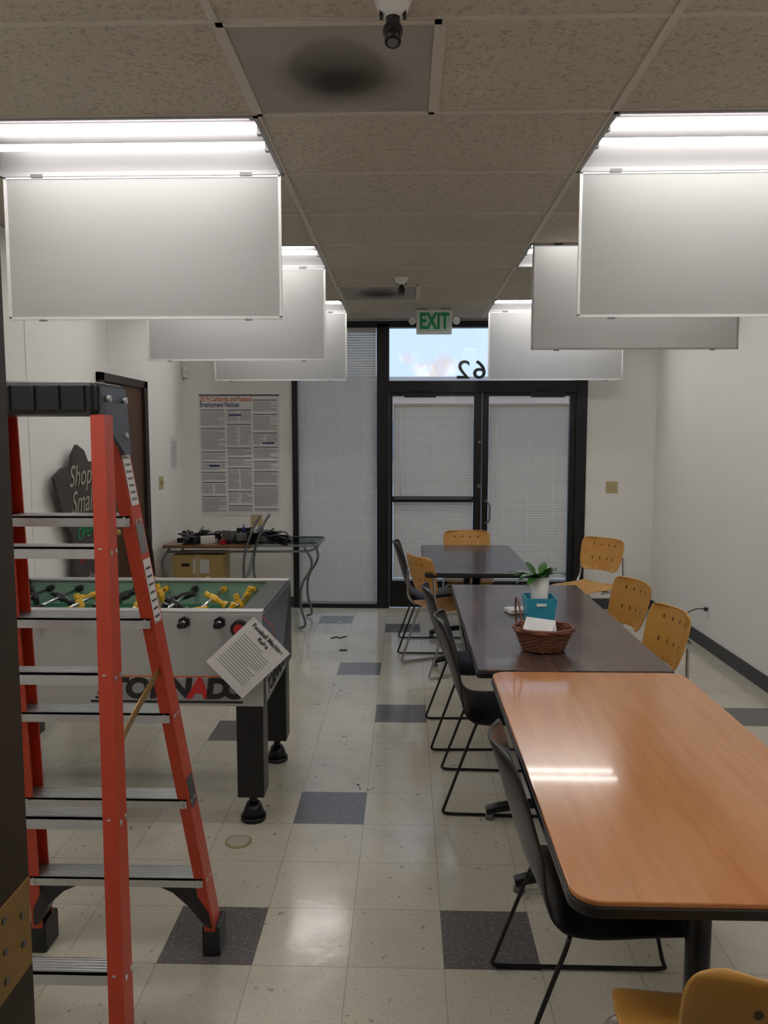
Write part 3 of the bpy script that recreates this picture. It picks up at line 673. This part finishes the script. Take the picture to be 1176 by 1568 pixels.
# ---------------------------------------------------------------- foosball table
fb=empty('foosball_table')
X0,X1,Y0,Y1,Z0,Z1=-2.03,-.60,3.20,3.97,.53,.93
boxes('side_panels',[(X0,X1,Y0,Y0+.03,Z0,Z1),(X0,X1,Y1-.03,Y1,Z0,Z1)],M_sil,fb,.003)
boxes('end_panels',[(X1-.03,X1+.004,Y0+.002,Y1-.002,Z0,Z1),(X0-.004,X0+.03,Y0+.002,Y1-.002,Z0,Z1)],mat('end_panel_graphite',(.11,.13,.17),.3,.2),fb,.003)
mesh_obj('end_wedge_black',[(X1+.005,Y0,Z0),(X1+.005,Y1,Z0),(X1+.005,Y1,Z1-.02),(X1+.005,Y1-.25,Z0+.13),(X1+.005,Y0,Z0+.13)],[(0,1,2,3,4)],M_black,fb)
mesh_obj('end_strip_silver',[(X1+.006,Y0+.03,Z0+.015),(X1+.006,Y1-.2,Z0+.015),(X1+.006,Y1-.28,Z0+.11),(X1+.006,Y0+.03,Z0+.11)],[(0,1,2,3)],M_sil,fb)
text('end_lettering','TORNADO',.10,M_inkb,fb,(X1+.008,Y0+.30,Z0+.062),(R(90),0,R(90)),.0005,sx=.95,bold=.003)
boxes('top_rails',[(X0,X1,Y0,Y0+.05,Z1,Z1+.012),(X0,X1,Y1-.05,Y1,Z1,Z1+.012)],M_sil,fb,.003)
boxes('end_ramps',[(X1-.10,X1,Y0+.05,Y1-.05,Z1-.02,Z1+.010),(X0,X0+.10,Y0+.05,Y1-.05,Z1-.02,Z1+.010)],M_blackmetal,fb,.003)
box('playfield',X0+.03,X1-.03,Y0+.03,Y1-.03,.80,.81,M_field,fb)
boxes('field_lines',[((X0+X1)/2-.004,(X0+X1)/2+.004,Y0+.03,Y1-.03,.81,.8108),(X1-.36,X1-.354,Y0+.2,Y1-.2,.81,.8108),(X1-.36,X1-.1,Y0+.2,Y0+.206,.81,.8108),(X1-.36,X1-.1,Y1-.206,Y1-.2,.81,.8108)],M_paper,fb)
boxes('inner_green_walls',[(X0+.03,X1-.03,Y0+.03,Y0+.034,.81,.925),(X0+.03,X1-.03,Y1-.034,Y1-.03,.81,.925)],mat('pale_green_wall',(.22,.36,.28),.4),fb)
box('cabinet_floor',X0+.03,X1-.03,Y0+.03,Y1-.03,Z0,Z0+.02,M_black,fb)
mesh_obj('lettering_slab',[(-1.30,Y0-.0010,.555),(-.71,Y0-.0010,.555),(-.69,Y0-.0010,.60),(-.69,Y0-.0010,.648),(-1.27,Y0-.0010,.648)],[(0,1,2,3,4)],M_soil,fb)
letters=[('T',-1.225,M_inkb),('O',-1.14,M_inkb),('R',-1.05,M_inkb),('N',-.96,M_inkb),('A',-.88,M_redp),('D',-.80,M_inkb),('O',-.725,M_inkb)]
for i,(ch,x,mm) in enumerate(letters):
    text('side_letter_%d'%i,ch,.115,mm,fb,(x+.0,Y0-.002-.0002*i,.603),(R(90),0,0),.001,sx=1.1,bold=.006,shear=.12)
boxes('side_stripe_orange',[(-1.27,-.72,Y0-.0015,Y0,.655,.661)],M_inkor,fb)
boxes('side_stripe_black',[(-1.34,-.69,Y0-.0012,Y0,.543,.553),(-1.32,-1.27,Y0-.0012,Y0,.56,.57),(-1.31,-1.27,Y0-.0012,Y0,.58,.59)],M_inkb,fb)
for i,(x,y) in enumerate(((X1-.065,Y0+.07),(X1-.065,Y1-.07),(X0+.065,Y0+.07),(X0+.065,Y1-.07))):
    box('leg_%d'%i,x-.058,x+.058,y-.058,y+.058,.12,Z0+.01,M_black,fb,.006)
    cyl('leveller_stem_%d'%i,(x,y,.05),(x,y,.13),.018,M_blackmetal,fb)
    cyl('leveller_cup_%d'%i,(x,y,.02),(x,y,.075),.052,M_blackmetal,fb,.03); cyl('leveller_pad_%d'%i,(x,y,0),(x,y,.02),.055,M_black,fb)
for i,x in enumerate((-.68,-.83,-.90,-1.22,-1.55)): cyl('bolt_head_%d'%i,(x,Y0-.004,.84-.03*(i%2)),(x,Y0,.84-.03*(i%2)),.010,M_sil,fb,n=12)
bm=bmesh.new()
def addcone(r1,r2,z0,z1,sc=(1,1,1),c=(0,0)):
    r=bmesh.ops.create_cone(bm,cap_ends=True,segments=10,radius1=r1,radius2=r2,depth=z1-z0)
    for v in r['verts']: v.co=Vector((v.co.x*sc[0]+c[0],v.co.y*sc[1]+c[1],v.co.z+(z0+z1)/2))
addcone(.016,.014,-.018,.018,(1,1.15,1)); addcone(.010,.006,.018,.024); addcone(.012,.012,.024,.044,(1,.9,1)); addcone(.009,.013,-.05,-.018,(1,1,1)); addcone(.014,.010,-.068,-.05,(1.3,.9,1))
pm=bpy.data.meshes.new('player'); bm.to_mesh(pm); bm.free()
pmY=pm.copy(); pmY.materials.append(M_yplas); pmB=pm.copy(); pmB.materials.append(M_black)
rods=[(-.78,3,'Y'),(-.93,2,'Y'),(-1.08,3,'B'),(-1.23,5,'Y'),(-1.38,5,'B'),(-1.53,3,'Y'),(-1.68,2,'B'),(-1.83,3,'B')]
zr=.893
for i,(x,n,tm) in enumerate(rods):
    ext0=Y0-.05; ext1=Y1+.13
    cyl('rod_%d'%i,(x,ext0,zr),(x,ext1,zr),.008,M_chrome,fb,n=12)
    cyl('bearing_near_%d'%i,(x,Y0-.014,zr),(x,Y0,zr),.026,M_black,fb,n=6,smooth=False); cyl('bearing_far_%d'%i,(x,Y1,zr),(x,Y1+.014,zr),.026,M_black,fb,n=6,smooth=False)
    cyl('rod_cap_%d'%i,(x,ext0-.02,zr),(x,ext0+.01,zr),.013,M_black,fb,n=12)
    if i%2==0: cyl('handle_%d'%i,(x,ext1-.02,zr+.0),(x,ext1+.10,zr),.021,M_wood,fb,.018); cyl('handle_ring_%d'%i,(x,ext1-.035,zr),(x,ext1-.02,zr),.023,M_black,fb)
    sh=random.uniform(-.04,.04)
    for k in range(n):
        y=(Y0+Y1)/2+((k-(n-1)/2)*(.56/ max(n,2)))+sh; o=link(bpy.data.objects.new('player_%d_%d'%(i,k),pmY if tm=='Y' else pmB),fb)
        o.location=(x,y,zr); o.rotation_euler=(0,random.choice([R(25),R(-20),R(75),R(-60)]) ,0); o.scale=(1.2,1.2,1.05)
    for yy in (Y0+.055,Y1-.055): cyl('bumper_%d_%d'%(i,int(yy*10)),(x,yy-.02,zr),(x,yy+.02,zr),.016,M_yplas if tm=='Y' else M_black,fb,n=12)
cyl('ball_cup',(-.695,Y0-.03,.87),(-.695,Y0,.87),.036,M_black,fb); cyl('ball_cup_red',(-.695,Y0-.032,.87),(-.695,Y0-.03,.87),.022,M_redp,fb)
e=empty('rules_paper',(-.655,Y0-.045,.755),rot=(0,R(46.5),0))
box('sheet',-.108,.108,-.0008,0,-.14,.14,M_paper,e)
text('heading_1','Foosball Machine',.026,M_inkb,e,(0,-.002,.115),(R(90),0,0),.0002,sx=.95,bold=.0008)
text('heading_2','Rules',.026,M_inkb,e,(0,-.002,.088),(R(90),0,0),.0002,bold=.0008)
flat_lines('body_text',[(-.085,.075,-.11,.06,.012,.0028)],M_ink,e,-.0018)
tube('hanging_wire',[(.02,0,.138),(-.02,-.01,.17),(-.085,.02,.16)],.0015,M_redp,e,.02)

# ---------------------------------------------------------------- back-left furniture
e=empty('work_table')
rrect('wood_top',-2.08,-1.32,6.55,7.20,.725,.75,.01,M_desk,e); rrect('glass_top',-1.32,-.76,6.62,7.20,.738,.75,.05,M_gglass,e)
tube('glass_edge_rod',[(-1.32,6.61,.742),(-.80,6.61,.742),(-.752,6.66,.742),(-.752,7.16,.742),(-.80,7.205,.742),(-1.32,7.205,.742)],.009,M_grey,e,.03)
tube('apron_rod',[(-2.05,6.58,.690),(-.84,6.64,.690),(-.78,6.9,.690),(-.84,7.18,.690),(-2.05,7.18,.690)],.010,M_grey,e,.08)
for i,(x,y,s) in enumerate(((-.88,6.66,1),(-.88,7.14,1),(-2.02,6.56,-1),(-2.02,7.14,-1))):
    tube('curved_leg_%d'%i,[(x,y,.72),(x+s*.07,y,.62),(x+s*.06,y,.52),(x-s*.03,y,.40),(x-s*.04,y,.2),(x+s*.02,y,.03),(x-s*.05,y,.012)],.011,M_grey,e,.10)
e=empty('tool_pile',(-1.52,6.80,.752))
for k in range(90):
    x=random.uniform(-.44,.46); y=random.uniform(-.18,.14); lay=random.choice([0,0,.03,.06])*(1-abs(x)/.6)
    if k%3: 
        o=box('tool_%d'%k,-.06*random.uniform(.5,1.5),.07,-.016,.016,0,random.uniform(.018,.070),(random.choice([M_soil,M_inkblue,M_redp,M_paper]) if k%7==0 else random.choice([M_black,M_blackmetal,M_grey])),e,.003); o.location=(x,y,lay); o.rotation_euler=(0,0,random.uniform(0,3.1))
    else:
        cyl('rod_%d'%k,(x,y,.03),(x+random.uniform(-.18,.18),y+random.uniform(-.05,.05),.035+random.uniform(0,.09)),.008,random.choice([M_blackmetal,M_grey]),e,n=8)
for k in range(6):
    x=-.34+k*.14; tube('cable_%d'%k,[(x,-.1,.02),(x+.05,-.05,.10),(x+.12,.0,.08),(x+.1,.05,.03)],.006,M_black,e,.04)
cyl('bolt_can',(.10,-.05,0),(.10,-.05,.08),.03,M_blackmetal,e); cyl('spike',(.10,-.05,.08),(.10,-.05,.16),.018,M_inkblue,e,.003)
e=empty('cardboard_box',(-1.80,6.76,0),R(2)); box('carton',-.22,.22,-.15,.15,0,.66,M_card,e,.004); box('label',-.04,.10,-.152,-.15,.50,.62,M_paper,e); box('tape',-.02,.02,-.153,.0,.0,.6605,M_beige,e); boxes('handle_slot',[(-.14,-.07,-.152,-.149,.56,.585)],M_black,e)
e=empty('folding_glass_stand',(-1.27,6.42,0),R(20))
for s in (-1,1):
    tube('side_frame_%s'%('a' if s<0 else 'b'),[(s*.05-.06,s*.06,.012),(s*.05,s*.06,.3),(s*.05-.05,s*.06,.55),(s*.05-.03,s*.06,.75),(s*.05+.05,s*.06,.95),(s*.05+.10,s*.06,1.02)],.010,M_grey,e,.12)
mesh_obj('glass_panel',[(-.08,-.055,.50),(.03,-.055,.93),(.08,.055,.95),(-.02,.055,.52)],[(0,1,2,3)],M_gglass,e)
tube('brace_low',[(-.05,-.06,.3),(.05,.06,.3)],.007,M_grey,e); tube('brace_top',[(.01,-.06,.9),(.10,.06,.93)],.007,M_grey,e)
e=empty('bentwood_chair',(-1.84,6.02,0),R(-88))
tube('back_hoop',[(-.19,-.19,.45),(-.20,-.22,.80),(-.1,-.25,1.02),(.1,-.25,1.02),(.20,-.22,.80),(.19,-.19,.45)],.016,M_dbrown,e,.12)
tube('inner_hoop',[(-.10,-.19,.45),(-.10,-.22,.72),(0,-.24,.88),(.10,-.22,.72),(.10,-.19,.45)],.010,M_dbrown,e,.10)
cyl('seat',(0,0,.435),(0,0,.46),.205,M_dbrown,e,n=32)
for i,(x,y) in enumerate(((-.15,-.16),(.15,-.16),(-.14,.15),(.14,.15))): cyl('leg_%d'%i,(x*1.25,y*1.2,0),(x,y,.44),.012,M_dbrown,e,.016)
tube('leg_ring',[(.15*math.cos(a*.3927)*1.1,.15*math.sin(a*.3927)*1.1,.22) for a in range(16)],.007,M_dbrown,e,cyclic=True)
e=empty('chalkboard_sign',(XL+.06,4.95,0),rot=(R(0),R(-2.0),R(90)))
out=[(-.15,0),(.28,0),(.30,.55),(.27,.95),(.34,1.18),(.42,1.30),(.30,1.36),(.33,1.50),(.18,1.50),(.12,1.58),(.02,1.62),(-.06,1.56),(-.08,1.46),(-.20,1.49),(-.33,1.44),(-.27,1.30),(-.20,1.16),(-.12,1.05),(-.10,.9)]
N=len(out); V=[(x,-.01,z) for x,z in out]+[(x,.01,z) for x,z in out]
mesh_obj('board',V,[tuple(range(N)),tuple(range(2*N-1,N-1,-1))]+[(i,N+i,N+(i+1)%N,(i+1)%N) for i in range(N)],M_chalk,e)
Mck=mat('chalk',(.36,.32,.26),.8)
text('chalk_1','Shop',.19,Mck,e,(.03,-.013,1.42),(R(90),0,0),.0005,sx=.9,shear=.35); text('chalk_2','Small',.21,Mck,e,(.05,-.013,1.25),(R(90),0,0),.0005,sx=.8,shear=.35)
text('chalk_3','OPEN',.11,M_green,e,(.08,-.013,1.05),(R(90),0,0),.0005,shear=.2); text('chalk_4','SALE',.12,M_redp,e,(.08,-.013,.90),(R(90),0,0),.0005,shear=.2); text('chalk_5','today',.11,Mck,e,(.08,-.013,.74),(R(90),0,0),.0005,shear=.3)

# ---------------------------------------------------------------- floor bits
Mr=mat('aged_brass',(.40,.33,.15),.4,.3); Ml=mat('worn_lid',(.42,.395,.33),.4)
for x,y in ((-.69,3.07),(-.69,3.93)):
    e=empty('floor_outlet_cover',(x,y,0)); cyl('ring',(0,0,0),(0,0,.003),.055,Mr,e,n=32); cyl('lid',(0,0,.003),(0,0,.0045),.045,Ml,e,n=32)
e=empty('floor_debris')
for k in range(90):
    x,y=random.choice([(-.33,4.1),(-.20,3.7),(-.6,6.6),(-.40,5.0),(-.66,3.25),(-.5,6.2),(-.62,6.9),(-.3,6.6)]); x+=random.gauss(0,.07); y+=random.gauss(0,.10)
    s=random.uniform(.003,.012); o=mesh_obj('crumb_%d'%k,[(0,0,.001),(s*2,.3*s,.001),(s*1.6,s,.003),(.2*s,s*.8,.002)],[(0,1,2,3)],M_dbrown if k%3 else M_paper,e); o.location=(x,y,0.0005); o.rotation_euler=(0,0,random.uniform(0,6))
tube('loose_cable_end',[(-.62,6.35,.005),(-.58,6.4,.005),(-.55,6.36,.005),(-.50,6.42,.005)],.005,M_black,e)
box('black_scrap',-.52,-.46,5.98,6.01,0,.008,M_black,e,.002)

# ---------------------------------------------------------------- camera
cam=bpy.data.cameras.new('Camera'); co=bpy.data.objects.new('Camera',cam); COL.objects.link(co)
co.location=(0,0,1.665); co.rotation_euler=(R(90-5.44),0,R(1.63))
cam.sensor_fit='HORIZONTAL'; cam.sensor_width=36; cam.lens=36*1196/1176; cam.clip_start=0.05; cam.clip_end=200
scene.camera=co
